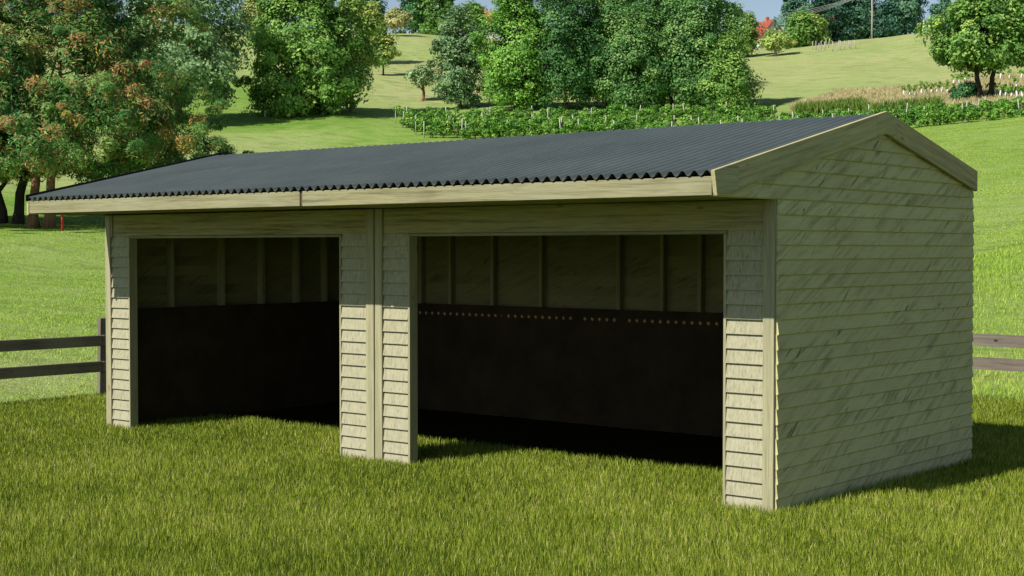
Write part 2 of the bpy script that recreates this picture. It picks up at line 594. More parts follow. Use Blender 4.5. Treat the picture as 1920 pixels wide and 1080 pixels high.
# thinner, broader blades on the rest of the lawn, beside and behind the viewer
ex = rng.uniform(LX0, 14, 260000); ey = rng.uniform(-14, LY1, 260000)
ed = np.hypot(ex - CAM[0], ey - CAM[1])
ea = (ex - CAM[0]) * _fh[0] + (ey - CAM[1]) * _fh[1]
eu = 960 + FOC * ((ex - CAM[0]) * _r[0] + (ey - CAM[1]) * _r[1]) / np.maximum(ea, 0.01)
out_ = (ea < 7.5) | (eu < -230) | (eu > 2150)
main_n = len(gx)
gx, gy, gd = np.concatenate([gx, ex[out_]]), np.concatenate([gy, ey[out_]]), np.concatenate([gd, np.full(out_.sum(), 22.0)])
ok = (gx > LX0) & (gy < LY1)
gx, gy, gd = gx[ok], gy[ok], gd[ok]
# leave out what grows inside the timbers of the shelter
solid = ((gx > -8.46) & (gx < 0.02) & (gy > 3.5) & (gy < 3.68)) | ((gx > -0.12) & (gx < 0.04) & (gy > -0.03) & (gy < 3.66)) | ((gx < -8.33) & (gx > -8.48) & (gy > -0.03) & (gy < 3.66))
gx, gy, gd = gx[~solid], gy[~solid], gd[~solid]
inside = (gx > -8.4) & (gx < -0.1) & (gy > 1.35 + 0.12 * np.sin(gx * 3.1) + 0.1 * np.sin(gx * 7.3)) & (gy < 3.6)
thin = inside & (rng.random(len(gx)) < np.clip((gy - 1.25) / 0.50, 0, 1) ** 0.5)  # grass thinned so the bay floor reads as shaded
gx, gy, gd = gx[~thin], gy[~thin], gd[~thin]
n = len(gx)
lu = 0.6 * lump(gx, gy, 1.1) + 0.4 * lump(gx, gy, 3.7, 2.0)
gh = (0.038 + 0.042 * rng.random(n)) * (0.8 + 0.45 * lu)
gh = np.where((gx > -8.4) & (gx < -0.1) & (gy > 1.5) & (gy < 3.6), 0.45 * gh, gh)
gw = 0.0040 * np.clip(gd / 10, 0.9, 2.2) * rng.uniform(0.7, 1.3, n)
gt = np.clip(0.42 + 0.30 * rng.standard_normal(n) + 0.34 * (lu - 0.5) + (rng.random(n) < 0.03) * 0.45, 0, 1)
lg = blades(np.stack([gx, gy, np.full(n, -0.028)], -1), gh, gw, rng.uniform(0.05, 0.5, n), 'lawn_grass', grass_m, gt)
tag(lg, 'short bright green lawn grass around the timber shelter', 'grass', kind='stuff')

# longer, rougher grass of the meadow beyond the fence
PX, PY, PT = [], [], []
for (a, b_, n_) in ((-900, 640, 300000), (1500, 2900, 440000)):
    x, y, d = scatter(a, b_, 20.0, 85.0 if a < 0 else 125.0, n_, 1.25)
    uu = 960 + FOC * ((x - CAM[0]) * _r[0] + (y - CAM[1]) * _r[1]) / ((x - CAM[0]) * _fh[0] + (y - CAM[1]) * _fh[1])
    c_ = rng.random(len(x)) < (np.minimum(np.clip((uu + 900) / 600, 0, 1), np.clip((640 - uu) / 220, 0, 1)) if a < 0 else np.minimum(np.clip((uu - 1500) / 200, 0, 1), np.clip((2900 - uu) / 700, 0, 1)))
    x, y, d = x[c_], y[c_], d[c_]
    PX.append(x); PY.append(y); PT.append(d)
mx, my, md = np.concatenate(PX), np.concatenate(PY), np.concatenate(PT)
ok = (mx < LX0 - 0.05) | (my > LY1 + 0.05)
mx, my, md = mx[ok], my[ok], md[ok]
n = len(mx)
lu = 0.55 * lump(mx, my, 0.35, 1.0) + 0.45 * lump(mx, my, 1.3, 3.0)
keep = rng.random(n) < (0.35 + 0.65 * lu) * np.where(mx < -12, 1, np.clip((125 - md) / 70, 0, 1))
mx, my, md, lu = mx[keep], my[keep], md[keep], lu[keep]
n = len(mx)
mh = (0.05 + 0.10 * rng.random(n)) * (0.35 + 0.9 * lu) * np.where(mx < -12, 0.42, 1.0)
mw = 0.010 * np.clip(md / 22, 1, 3) * rng.uniform(0.6, 1.3, n)
nearside = np.clip((34 - md) / 12, 0, 1)
mt = np.clip(0.42 + 0.15 * rng.standard_normal(n) + 0.3 * nearside * lump(mx, my, 0.9, 5.0) + 0.15 * (0.5 - lu), 0, 1)
mead_m = leaf_mat('meadow grass', [(0.0, (0.14, 0.255, 0.02)), (0.4, (0.255, 0.37, 0.045)), (0.7, (0.37, 0.43, 0.09)), (1.0, (0.48, 0.44, 0.20))], 0.35, 1.4, (1, 1, 1))
mg = blades(np.stack([mx, my, height(mx, my)], -1), mh, mw, rng.uniform(0.1, 0.9, n), 'meadow_grass', mead_m, mt)
tag(mg, 'rough sunlit meadow grass on the slope beyond the rail fence', 'grass', kind='stuff')

# ------------------------------------------------------------------ the shelter
LEN, DEP, HS, HO = 8.475, 3.64, 2.345, 2.083
EAVE, EX0, EX1 = -0.975, -8.46, 0.067
RY, RZ = 1.70, 3.119
SLO = (RZ - 2.522) / (RY + 0.975)
W_X = wood_mat('timber along the front', 0, (0.29, 0.275, 0.15), (0.085, 0.072, 0.03), knots=False)
W_DARK = wood_mat('timber of the header', 0, (0.40, 0.36, 0.17), (0.09, 0.07, 0.03))
W_Z = wood_mat('upright timber', 2, (0.38, 0.36, 0.22), (0.20, 0.175, 0.095))
SANG = math.atan(SLO)
W_RF = wood_mat('timber of the front barge', 1, (0.54, 0.49, 0.23), (0.21, 0.17, 0.07), tilt=-SANG)  # barge timber lightened in place of fill light on the shaded end
W_RB = wood_mat('timber of the back barge', 1, light=(0.50, 0.425, 0.20), tilt=SANG)
W_Y = wood_mat('timber across', 1, (0.50, 0.465, 0.235), (0.23, 0.195, 0.09))
C_SIDE = clad_mat('side weatherboard', 1, (0.60, 0.565, 0.295), (0.165, 0.148, 0.078))  # same timber as the front, lightened in place of fill light
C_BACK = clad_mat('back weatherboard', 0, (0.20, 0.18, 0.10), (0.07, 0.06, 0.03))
C_IN = clad_mat('darkened inner boarding', 1, (0.15, 0.135, 0.07), (0.05, 0.04, 0.02))  # boarding colour darkened to stand in for shade inside the bays
W_STUD = wood_mat('stud timber', 2, (0.33, 0.30, 0.165), (0.15, 0.13, 0.065))
C_FRONT = clad_mat('front weatherboard', 0, (0.40, 0.385, 0.265), (0.15, 0.135, 0.085), front=True)
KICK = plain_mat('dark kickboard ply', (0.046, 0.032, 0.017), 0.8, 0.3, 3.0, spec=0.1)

SH = empty('field_shelter', (0, 0, 0), 'open fronted double bay timber field shelter with dark corrugated roof on the lawn', 'shelter')


def sg_(v): return 1 if v > 0 else -1


def boards_y(mb, x, sgn, y0f, y1f, zlo, zhi, lap=0.012):
    """feather-edged weatherboards in the plane x (outer face towards sgn), lengths from functions of z"""
    k0 = math.floor((zlo - Z0B) / DZB)
    k = k0
    while True:
        za = Z0B + k * DZB; zb = za + DZB
        if za >= zhi - 0.004: break
        a = max(za - 0.006 + random.uniform(-0.004, 0.004), zlo); b = min(zb + 0.004, zhi)
        xo = x + sgn * (0.012 + lap); xt = x + sgn * 0.008
        pa0, pa1 = y0f(a), y1f(a); pb0, pb1 = y0f(b), y1f(b)
        if pb1 < pb0: m_ = (pb0 + pb1) / 2; pb0 = pb1 = m_
        j = random.uniform(-0.004, 0.004)
        xc, ac = xo - sg_(sgn) * 0.010, a + 0.010
        v = [(x, pa0 + j, a), (x, pa1 + j, a), (x, pb1 + j, b), (x, pb0 + j, b), (xo, pa0 + j, ac), (xo, pa1 + j, ac), (xt, pb1 + j, b), (xt, pb0 + j, b), (xc, pa0 + j, a), (xc, pa1 + j, a)]
        f = [(0, 1, 2, 3), (4, 7, 6, 5), (8, 4, 5, 9), (0, 8, 9, 1), (1, 9, 5, 6, 2), (2, 6, 7, 3), (3, 7, 4, 8, 0)]
        if sgn < 0: f = [q[::-1] for q in f]
        mb.add(v, f)
        k += 1
    return mb


def boards_x(mb, y, sgn, x0, x1, zlo, zhi, lap=0.014, jit=0.003):
    k = math.floor((zlo - Z0B) / DZB)
    while True:
        za = Z0B + k * DZB; zb = za + DZB
        if za >= zhi - 0.004: break
        a = max(za - 0.006, zlo); b = min(zb + 0.004, zhi)
        yo = y + sgn * (0.012 + lap); yt = y + sgn * 0.008
        i0, i1 = x0 + random.uniform(-jit, jit), x1 + random.uniform(-jit, jit)
        v = [(i0, y, a), (i1, y, a), (i1, y, b), (i0, y, b), (i0, yo, a), (i1, yo, a), (i1, yt, b), (i0, yt, b)]
        f = [(0, 3, 2, 1), (4, 5, 6, 7), (0, 1, 5, 4), (1, 2, 6, 5), (2, 3, 7, 6), (3, 0, 4, 7)]
        if sgn < 0: pass
        mb.add(v, f)
        k += 1
    return mb


def roof_under(y):                                     # underside of the barge-board line
    return RZ - 0.03 - SLO * abs(y - RY)


# end walls: boarding between ground and eaves, gable triangle closed over the front overhang
for nm, x, sg in (('side_wall', 0.0, 1), ('side_wall', -LEN + 0.03, -1)):
    mb = MB()
    boards_y(mb, x, sg, lambda z: -0.015 if sg > 0 else 0.02, lambda z: DEP, -0.05, HS - 0.006)
    mb.build(nm, C_SIDE, SH)
    MB().box((min(x - sg * 0.001, x - sg * 0.013), 0.065, 0.0), (max(x - sg * 0.001, x - sg * 0.013), DEP - 0.035, HS + 0.2)).build('dark_lining', C_IN, SH)  # dark sheet added to deepen the interior shade
    mb = MB()
    def yf(z): return max(-0.945, RY - (RZ - 0.06 - z) / SLO)
    def yb(z): return min(DEP - 0.02, RY + (RZ - 0.06 - z) / SLO)
    boards_y(mb, x, sg, yf, yb, HS - 0.006, RZ - 0.065)
    mb.build('gable_cladding', C_SIDE, SH)

# back wall boarding
mb = boards_x(MB(), DEP - 0.03, 1, -LEN + 0.03, 0.0, -0.05, 2.62)
mb.build('back_wall', C_BACK, SH)
boards_x(MB(), DEP - 0.031, -1, -LEN + 0.05, -0.02, 0.0, 2.55).build('dark_lining', clad_mat('back lining', 0, (0.21, 0.19, 0.105), (0.06, 0.05, 0.025)), SH)  # added back lining, its colour darkened for the interior shade
# studs
for x in (-7.7, -6.99, -6.50, -5.82, -5.09, -3.99, -3.41, -2.93, -2.2, -1.5, -0.8):
    MB().box((x - 0.024, DEP - 0.13, 1.26), (x + 0.024, DEP - 0.046, 2.6)).build('stud', W_STUD, SH, 0.003)
for y in (0.80, 1.54, 2.16, 2.73, 3.21):
    MB().box((-LEN + 0.045, y - 0.024, 1.26), (-LEN + 0.14, y + 0.024, 2.5)).build('stud', W_STUD, SH, 0.003)
for y in (0.8, 1.54, 2.3, 3.0):
    MB().box((-0.12, y - 0.024, 0), (-0.014, y + 0.024, 2.5)).build('stud', W_STUD, SH, 0.003)
# kickboards
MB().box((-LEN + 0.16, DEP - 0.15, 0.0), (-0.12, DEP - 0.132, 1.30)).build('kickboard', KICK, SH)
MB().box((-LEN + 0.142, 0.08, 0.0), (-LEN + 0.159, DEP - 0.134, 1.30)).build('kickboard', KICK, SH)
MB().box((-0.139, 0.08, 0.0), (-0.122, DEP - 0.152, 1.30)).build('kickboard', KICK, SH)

# front: posts, headers, short boarded returns, door linings
def front_post(x0, x1, ztop=HS - 0.004, yf=-0.042, split=None):
    MB().box((x0, yf, -0.05), (x1, 0.06, ztop)).build('post', W_Z, SH, 0.003)
front_post(-LEN + 0.033, -8.35)
MB().box((-8.352, -0.036, 2.10), (-8.325, 0.0, HS - 0.004)).build('corner_block', W_Z, SH, 0.002)
front_post(-4.338, -4.233)
front_post(-4.218, -4.127)
MB().box((-4.2335, -0.02, 0.0), (-4.2175, 0.05, HS - 0.01)).build('joint_strip', W_DARK, SH)
front_post(-0.098, -0.002)
for x0, x1 in ((-8.348, -8.036), (-4.683, -4.341), (-4.124, -3.806), (-0.427, -0.101)):
    mb = boards_x(MB(), 0.0, -1, x0, x1, -0.04, 2.113, 0.018, 0.004)
    mb.box((x0, 0.0, 0.0), (x1, 0.012, 2.11))
    mb.build('front_cladding', C_FRONT, SH)
for x0, x1 in ((-8.035, -8.016), (-4.705, -4.684), (-3.805, -3.780), (-0.451, -0.428)):
    MB().box((x0, -0.03, -0.03), (x1, 0.075, HO)).build('jamb', W_Z, SH, 0.002)
for x0, x1, q in ((-8.345, -4.341, 0), (-4.124, -0.101, 1)):
    MB().box((x0, -0.019, 2.112), (x1, 0.045, HS - 0.004)).build('header', W_DARK, SH, 0.002)
for x0, x1 in ((-8.035, -4.684), (-3.805, -0.428)):
    MB().box((x0, -0.03, HO + 0.001), (x1, 0.075, 2.109)).build('head_lining', W_X, SH, 0.002)

# eaves: soffit, fascias with the joint between the two bays
MB().box((EX0 + 0.03, -0.95, HS + 0.012), (-4.20, -0.0, HS + 0.03)).build('soffit', W_DARK, SH)
MB().box((-4.19, -0.95, HS + 0.004), (0.0, -0.0, HS + 0.022)).build('soffit', W_DARK, SH)
MB().box((EX0, EAVE, HS + 0.002), (-4.212, EAVE + 0.025, 2.4775)).build('fascia_board', W_X, SH, 0.002)
MB().box((-4.178, EAVE, HS), (EX1 - 0.034, EAVE + 0.025, 2.4775)).build('fascia_board', W_X, SH, 0.002)
MB().box((-4.2115, EAVE + 0.012, HS + 0.004), (-4.1785, EAVE + 0.03, 2.474)).build('fascia_joint', plain_mat('end grain', (0.10, 0.07, 0.035), 0.9, 0.3, 40), SH)

# barge boards (outer face at EX1): short tail, long front run, apex plate, back run
def barge(x0, x1, ya, yb, mat, name='barge_board', drop=0.188, fs=None):
    za, zb = RZ - SLO * abs(ya - RY), RZ - SLO * abs(yb - RY)
    pr = [(ya, za - drop), (yb, zb - drop), (yb, zb), (ya, za)]
    MB().prism(pr, 0, x0, x1).build(name, mat, SH, 0.002)
B1 = 3.60
MB().prism([(-0.955, 2.341), (-0.67, 2.394), (-0.67, RZ - SLO * (RY + 0.67)), (-0.992, RZ - SLO * (RY + 0.992))], 0, EX1 - 0.033, EX1).build('barge_board', W_Y, SH, 0.002)
barge(EX1 - 0.033, EX1 - 0.001, -0.669, 1.52, W_RF)
yy = 1.5215; y2 = 1.885
MB().prism([(yy, RZ - SLO * (RY - yy) - 0.188), (RY, RZ - 0.188), (y2, RZ - SLO * (y2 - RY) - 0.188), (y2, RZ - SLO * (y2 - RY)), (RY, RZ), (yy, RZ - SLO * (RY - yy))], 0, EX1 - 0.033, EX1).build('barge_board', W_RF, SH, 0.002)
barge(EX1 - 0.033, EX1 - 0.001, y2 + 0.0015, B1, W_RB)
for a, b_, m_ in ((-0.985, RY - 0.001, W_RF), (RY + 0.001, B1, W_RB)):
    za, zb = RZ + 0.012 - SLO * abs(a - RY), RZ + 0.012 - SLO * abs(b_ - RY)
    MB().prism([(a, za - 0.2), (b_, zb - 0.2), (b_, zb - 0.06), (a, za - 0.06)], 0, EX0 - 0.033, EX0).build('barge_board', m_, SH, 0.002)
    MB().prism([(a - 0.02 * (a < 0), za - 0.058), (b_, zb - 0.058), (b_, zb + 0.012), (a - 0.02 * (a < 0), za + 0.012)], 0, EX0 - 0.022, EX0 - 0.012).build('gap_shade_strip', plain_mat('black gap shade', (0.008, 0.008, 0.009), 0.6, 0.1), SH)  # black strip added to draw the gap shade at the sheet edge

# corrugated sheets
ROOF = None
def roof_mat():
    m, nt, b, out = new_mat('corrugated roofing sheet')
    g = G(nt); v = g.obj()
    n = g.noise(v, 1.2, 4, 0.6)
    n2 = g.noise(g.mapping(v, (60, 3, 3)), 1.0, 4, 0.65)
    c = g.ramp(n, [(0.3, (0.066, 0.081, 0.076)), (0.7, (0.090, 0.108, 0.100))])
    c = g.mix(g.ramp(n2, [(0.55, (0, 0, 0)), (0.72, (0.4,) * 3)]), c, (0.13, 0.155, 0.155))
    nt.links.new(c, b.inputs['Base Color'])
    b.inputs['Roughness'].default_value = 0.24
    b.inputs['Specular IOR Level'].default_value = 0.42
    g.bump(n2, 0.06, 0.01, b)
    return m
RM = roof_mat()
WAVE, AMP = 0.1016, 0.020
def sheet(ya, yb, name, phase=0.0, dz=0.0, x0=EX0 + 0.002, x1=EX1 - 0.034):
    nx = int((x1 - x0) / WAVE * 12)
    xs = np.linspace(x0, x1, nx)
    prof = np.cos(2 * PI * xs / WAVE + phase)
    prof = np.sign(prof) * np.abs(prof) ** 0.8
    ys = np.linspace(ya, yb, 9)
    th = 0.003
    V = []
    for s in (0, 1):
        for y in ys:
            zc = RZ - 0.014 + dz - SLO * abs(y - RY)
            V.append(np.stack([xs, np.full(nx, y), zc + AMP * prof - s * th], -1))
    V = np.concatenate(V)
    ny = len(ys)
    I = np.arange(2 * ny * nx).reshape(2, ny, nx)
    q = lambda A: np.stack([A[:-1, :-1], A[:-1, 1:], A[1:, 1:], A[1:, :-1]], -1).reshape(-1, 4)
    top = q(I[0]); bot = q(I[1])[:, ::-1]
    e = lambda a, b: np.stack([a[:-1], b[:-1], b[1:], a[1:]], -1)
    edges = np.concatenate([e(I[0, 0], I[1, 0]), e(I[1, -1], I[0, -1]), e(I[1, :, 0], I[0, :, 0]), e(I[0, :, -1], I[1, :, -1])])
    me = np_mesh(name, V, [np.concatenate([top, bot, edges])], smooth=True)
    o = link(name, me, RM, SH)
    m = o.modifiers.new('edges', 'EDGE_SPLIT'); m.split_angle = math.radians(50)
    return o
sheet(-0.988, 1.545, 'roof_sheet')
sheet(1.548, RY, 'roof_sheet', PI, -0.019)
sheet(RY + 0.003, B1 + 0.06, 'roof_sheet', PI, -0.019)
# purlins and rafters under the sheets
for y in (-0.9, 0.0, 0.85, 1.40, 1.88, 2.7, 3.5):
    zc = RZ - 0.064 - SLO * abs(y - RY)
    MB().box((EX0 + 0.03, y - 0.022, zc - 0.05), (EX1 - 0.034, y + 0.022, zc - 0.004)).build('purlin', W_X, SH)
for x in (-7.2, -6.0, -4.9, -4.3, -4.14, -3.0, -1.8, -0.9):
    for ya, yb in ((-0.9, RY), (RY + 0.002, 3.55)):
        za, zb = RZ - 0.118 - SLO * abs(ya - RY), RZ - 0.118 - SLO * abs(yb - RY)
        MB().prism([(ya, za - 0.08), (yb, zb - 0.08), (yb, zb), (ya, za)], 0, x - 0.022, x + 0.022).build('rafter', W_Y, SH)

# ------------------------------------------------------------------ paddock fence
FW = wood_mat('weathered fence timber', 1, (0.17, 0.140, 0.115), (0.060, 0.048, 0.038), knots=True)
FWX = wood_mat('weathered fence timber', 0, (0.17, 0.140, 0.115), (0.060, 0.048, 0.038), knots=True)
FWZ = wood_mat('weathered fence post timber', 2, (0.17, 0.140, 0.115), (0.060, 0.048, 0.038), knots=True)
FS = empty('rail_fence', (-11.5, 2.02, 0), 'two rail fence of grey weathered boards left of the shelter, its inner side in shade', 'fence')
for i, y in enumerate((-3.2, -0.6, 2.02, 4.5, 6.9, 9.2)):
    mb = MB().prism([(-0.055, -0.03), (0.055, -0.03), (0.075, 1.035), (-0.035, 1.035)], 0, -0.035, 0.035)
    o = mb.build('post', FWZ, FS, 0.005); o.location = (0.0, y - 2.02, 0)
ys = [-3.2, 2.0, 6.9, 9.25]
for zz in (0.665, 0.312):
    for a, b_ in zip(ys[:-1], ys[1:]):
        d1, d2 = random.uniform(-.006, .006), random.uniform(-.006, .006)
        mb = MB()
        x0, x1 = 0.036, 0.068
        v = [(x0, a - 2.02, zz + d1), (x1, a - 2.02, zz + d1), (x1, b_ - 2.025, zz + d2), (x0, b_ - 2.025, zz + d2)]
        v += [(p[0], p[1], p[2] + 0.146) for p in v]
        mb.add(v, [(0, 3, 2, 1), (4, 5, 6, 7), (0, 1, 5, 4), (1, 2, 6, 5), (2, 3, 7, 6), (3, 0, 4, 7)])
        mb.build('rail', FW, FS, 0.006)
FB = empty('rail_fence', (-1.2, 9.25, 0), 'two rail fence of pinkish grey weathered boards right of the shelter in sunlight', 'fence')
for i, x in enumerate((-8.6, -6.2, -3.7, 0.9, 3.4)):
    mb = MB().prism([(-0.055, -0.03), (0.055, -0.03), (0.05, 1.02), (-0.05, 1.02)], 1, -0.035, 0.035)
    o = mb.build('post', FWZ, FB, 0.005); o.location = (x + 1.2, 0.035, 0)
for zz, tilt in ((0.69, -0.012), (0.372, -0.004)):
    for a, b_ in ((-11.3, -6.2), (-6.19, -0.95), (-0.94, 3.4)):
        # a sawn board with a chipped lower edge
        k = 14
        mb = MB()
        xs = np.linspace(a, b_, k)
        lo = [zz + tilt * (x + 2.3) + random.uniform(-0.006, 0.006) for x in xs]
        hi = [zz + 0.160 + tilt * (x + 2.3) + random.uniform(-0.005, 0.005) for x in xs]
        v = []
        for y in (-0.032, -0.002):
            v += [(x + 1.2, y, z) for x, z in zip(xs, lo)] + [(x + 1.2, y, z) for x, z in zip(xs, hi)]
        f = []
        for i in range(k - 1):
            f.append((i, i + 1, k + i + 1, k + i)); f.append((2 * k + i, 3 * k + i, 3 * k + i + 1, 2 * k + i + 1))
            f.append((k + i, k + i + 1, 3 * k + i + 1, 3 * k + i)); f.append((i, 2 * k + i, 2 * k + i + 1, i + 1))
        f += [(0, k, 3 * k, 2 * k), (k - 1, 3 * k - 1, 4 * k - 1, 2 * k - 1)]
        mb.add(v, f)
        mb.build('rail', FWX, FB)
MB().box((-0.80, -0.036, 0.755), (-0.755, -0.031, 0.775)).build('bolt_hole', plain_mat('dark bolt hole', (0.01, 0.008, 0.006)), FB)

# ------------------------------------------------------------------ trees
BARK = plain_mat('grey brown bark', (0.13, 0.095, 0.065), 0.95, 0.5, 9.0, spec=0.1, stretch=(1, 1, 0.25))
BARK_R = plain_mat('reddish brown bark', (0.24, 0.135, 0.085), 0.95, 0.5, 7.0, spec=0.1, stretch=(1, 1, 0.25))
BARK_P = plain_mat('pale bark', (0.36, 0.30, 0.24), 0.95, 0.35, 7.0, spec=0.1, stretch=(1, 1, 0.25))
BARK_D = plain_mat('dark bark', (0.045, 0.038, 0.032), 0.95, 0.5, 7.0, spec=0.1, stretch=(1, 1, 0.25))

SP = {
    'locust': leaf_mat('locust leaves', [(0, (0.012, 0.042, 0.011)), (0.35, (0.032, 0.088, 0.020)), (0.62, (0.070, 0.135, 0.030)), (0.74, (0.12, 0.15, 0.035)), (0.80, (0.135, 0.062, 0.026)), (0.92, (0.185, 0.095, 0.038)), (1, (0.23, 0.16, 0.025))], 0.25, 2.45, (1, 1, 1)),
    'bluegreen': leaf_mat('bluish leaves', [(0, (0.018, 0.050, 0.024)), (0.5, (0.050, 0.105, 0.048)), (1, (0.12, 0.18, 0.08))]),
    'grey': leaf_mat('greyish leaves', [(0, (0.034, 0.062, 0.026)), (0.5, (0.085, 0.128, 0.048)), (1, (0.18, 0.21, 0.095))]),
    'mid': leaf_mat('mid green leaves', [(0, (0.026, 0.058, 0.010)), (0.5, (0.072, 0.128, 0.022)), (0.85, (0.14, 0.19, 0.038)), (1, (0.20, 0.22, 0.05))]),
    'bright': leaf_mat('bright green leaves', [(0, (0.035, 0.085, 0.012)), (0.5, (0.092, 0.165, 0.024)), (1, (0.18, 0.25, 0.048))]),
    'dark': leaf_mat('dark green leaves', [(0, (0.010, 0.036, 0.012)), (0.5, (0.030, 0.080, 0.022)), (1, (0.075, 0.135, 0.04))]),
    'deepblue': leaf_mat('dark bluish leaves', [(0, (0.012, 0.034, 0.022)), (0.5, (0.030, 0.072, 0.040)), (1, (0.075, 0.125, 0.055))]),
    'olive': leaf_mat('olive green leaves', [(0, (0.045, 0.075, 0.014)), (0.5, (0.110, 0.155, 0.030)), (0.8, (0.19, 0.21, 0.05)), (1, (0.30, 0.23, 0.07))]),
    'yellow': leaf_mat('yellowing leaves', [(0, (0.10, 0.11, 0.03)), (0.5, (0.19, 0.185, 0.06)), (1, (0.27, 0.21, 0.095))]),
    'wood': leaf_mat('woodland leaves', [(0, (0.018, 0.052, 0.014)), (0.5, (0.054, 0.118, 0.028)), (0.85, (0.115, 0.18, 0.046)), (1, (0.17, 0.22, 0.06))], 0.22, 2.15),
    'vine': leaf_mat('vine leaves', [(0, (0.020, 0.060, 0.008)), (0.5, (0.058, 0.132, 0.016)), (0.85, (0.12, 0.20, 0.03)), (1, (0.18, 0.24, 0.05))], 0.25, 2.2, (0.9, 1, 1)),
}


def leaf_cloud(C, R, per, size, tint, flat=0.55, long=1.0, spread=0.16, upbias=0.35, centre=None):
    """C clump centres (n,3), R radii: many small bent leaf sprays on and in each clump"""
    n = len(C)
    idx = np.repeat(np.arange(n), per)
    N = len(idx)
    d = rng.standard_normal((N, 3)); d /= np.linalg.norm(d, axis=1)[:, None]
    d[:, 2] = np.abs(d[:, 2]) * np.where(rng.random(N) < upbias + 0.3, 1, -1)
    rr = rng.uniform(0.35, 1.0, N) ** 0.6
    P = C[idx] + d * (R[idx] * rr)[:, None] * np.array([1, 1, flat + 0.25])
    out = d.copy()
    if centre is not None:
        o2 = C[idx] - centre; o2 /= (np.linalg.norm(o2, axis=1)[:, None] + 1e-6)
        out = out * 0.6 + o2 * 0.6
    nrm = out + np.array([0, 0, 0.40]) + 0.42 * rng.standard_normal((N, 3))
    nrm /= np.linalg.norm(nrm, axis=1)[:, None]
    a = np.cross(nrm, rng.standard_normal((N, 3))); a /= np.linalg.norm(a, axis=1)[:, None]
    b = np.cross(nrm, a)
    s = size * rng.uniform(0.55, 1.35, N)[:, None]
    la, lb = a * s * long, b * s * 0.55
    dn = nrm * s * 0.22
    V = np.stack([P - la, P - lb * 1.0 - dn * 0.2, P + la - dn, P + lb - dn * 0.2], 1).reshape(-1, 3)
    q = np.arange(N)[:, None] * 4 + np.array([[0, 1, 2, 3]])
    t = np.clip(tint[idx] + spread * rng.standard_normal(N), 0, 1)
    return V, q, t


def crown_clumps(base, h, wpx, prof, n, asym=0.0, r0=0.1, seed=0, lobes=5, hollow=0.5, depthf=0.8):
    """clump centres over a lobed crown: prof = [(height fraction, half-width fraction)...]"""
    rs = np.random.default_rng(seed + 17)
    hp = np.array([p[0] for p in prof]); wp = np.array([p[1] for p in prof])
    out = []; R = []
    ph = rs.uniform(0, 2 * PI, 6)
    tries = 0
    wmax = wp.max()
    while len(out) < n and tries < n * 40:
        tries += 1
        t = rs.uniform(hp[0], hp[-1])
        wv = np.interp(t, hp, wp)
        if rs.random() > (wv / wmax) ** 0.8 + 0.05: continue
        th = rs.uniform(0, 2 * PI)
        lob = 1 + 0.20 * math.sin(lobes * th + ph[0] + 5 * t) + 0.12 * math.sin(3 * th + ph[1] - 9 * t) + 0.10 * math.sin(17 * t + ph[2] + 2 * th)
        q = rs.uniform(hollow, 1.0) ** 0.6
        stray = rs.random() < 0.14
        if stray: q = rs.uniform(1.0, 1.22)
        rr = wv * lob * q * wpx / 2 * 0.82
        x = rr * math.cos(th); y = rr * math.sin(th) * depthf
        out.append((x + asym * wpx * t, y, t * h))
        R.append(r0 * rs.uniform(0.55, 1.4) * (0.55 if stray else 1))
    C = np.array(out)
    # turn so that local x lies across the slope
    c, s = _r[0], _r[1]
    X = base[0] + C[:, 0] * c - C[:, 1] * s
    Y = base[1] + C[:, 0] * s + C[:, 1] * c
    return np.stack([X, Y, base[2] + C[:, 2]], -1), np.array(R)


ROUND = [(0.18, 0.35), (0.3, 0.8), (0.45, 1.0), (0.65, 0.95), (0.82, 0.7), (0.95, 0.35), (1.0, 0.1)]
BUSH = [(0.0, 0.75), (0.12, 0.95), (0.35, 1.0), (0.6, 0.85), (0.8, 0.6), (0.94, 0.3), (1.0, 0.1)]
COLUMN = [(0.06, 0.6), (0.2, 0.9), (0.5, 1.0), (0.75, 0.8), (0.9, 0.5), (1.0, 0.15)]
HIGH = [(0.35, 0.4), (0.45, 0.85), (0.62, 1.0), (0.8, 0.8), (0.93, 0.45), (1.0, 0.1)]
CONE = [(0.05, 0.8), (0.2, 1.0), (0.45, 0.8), (0.7, 0.5), (0.9, 0.2), (1.0, 0.05)]


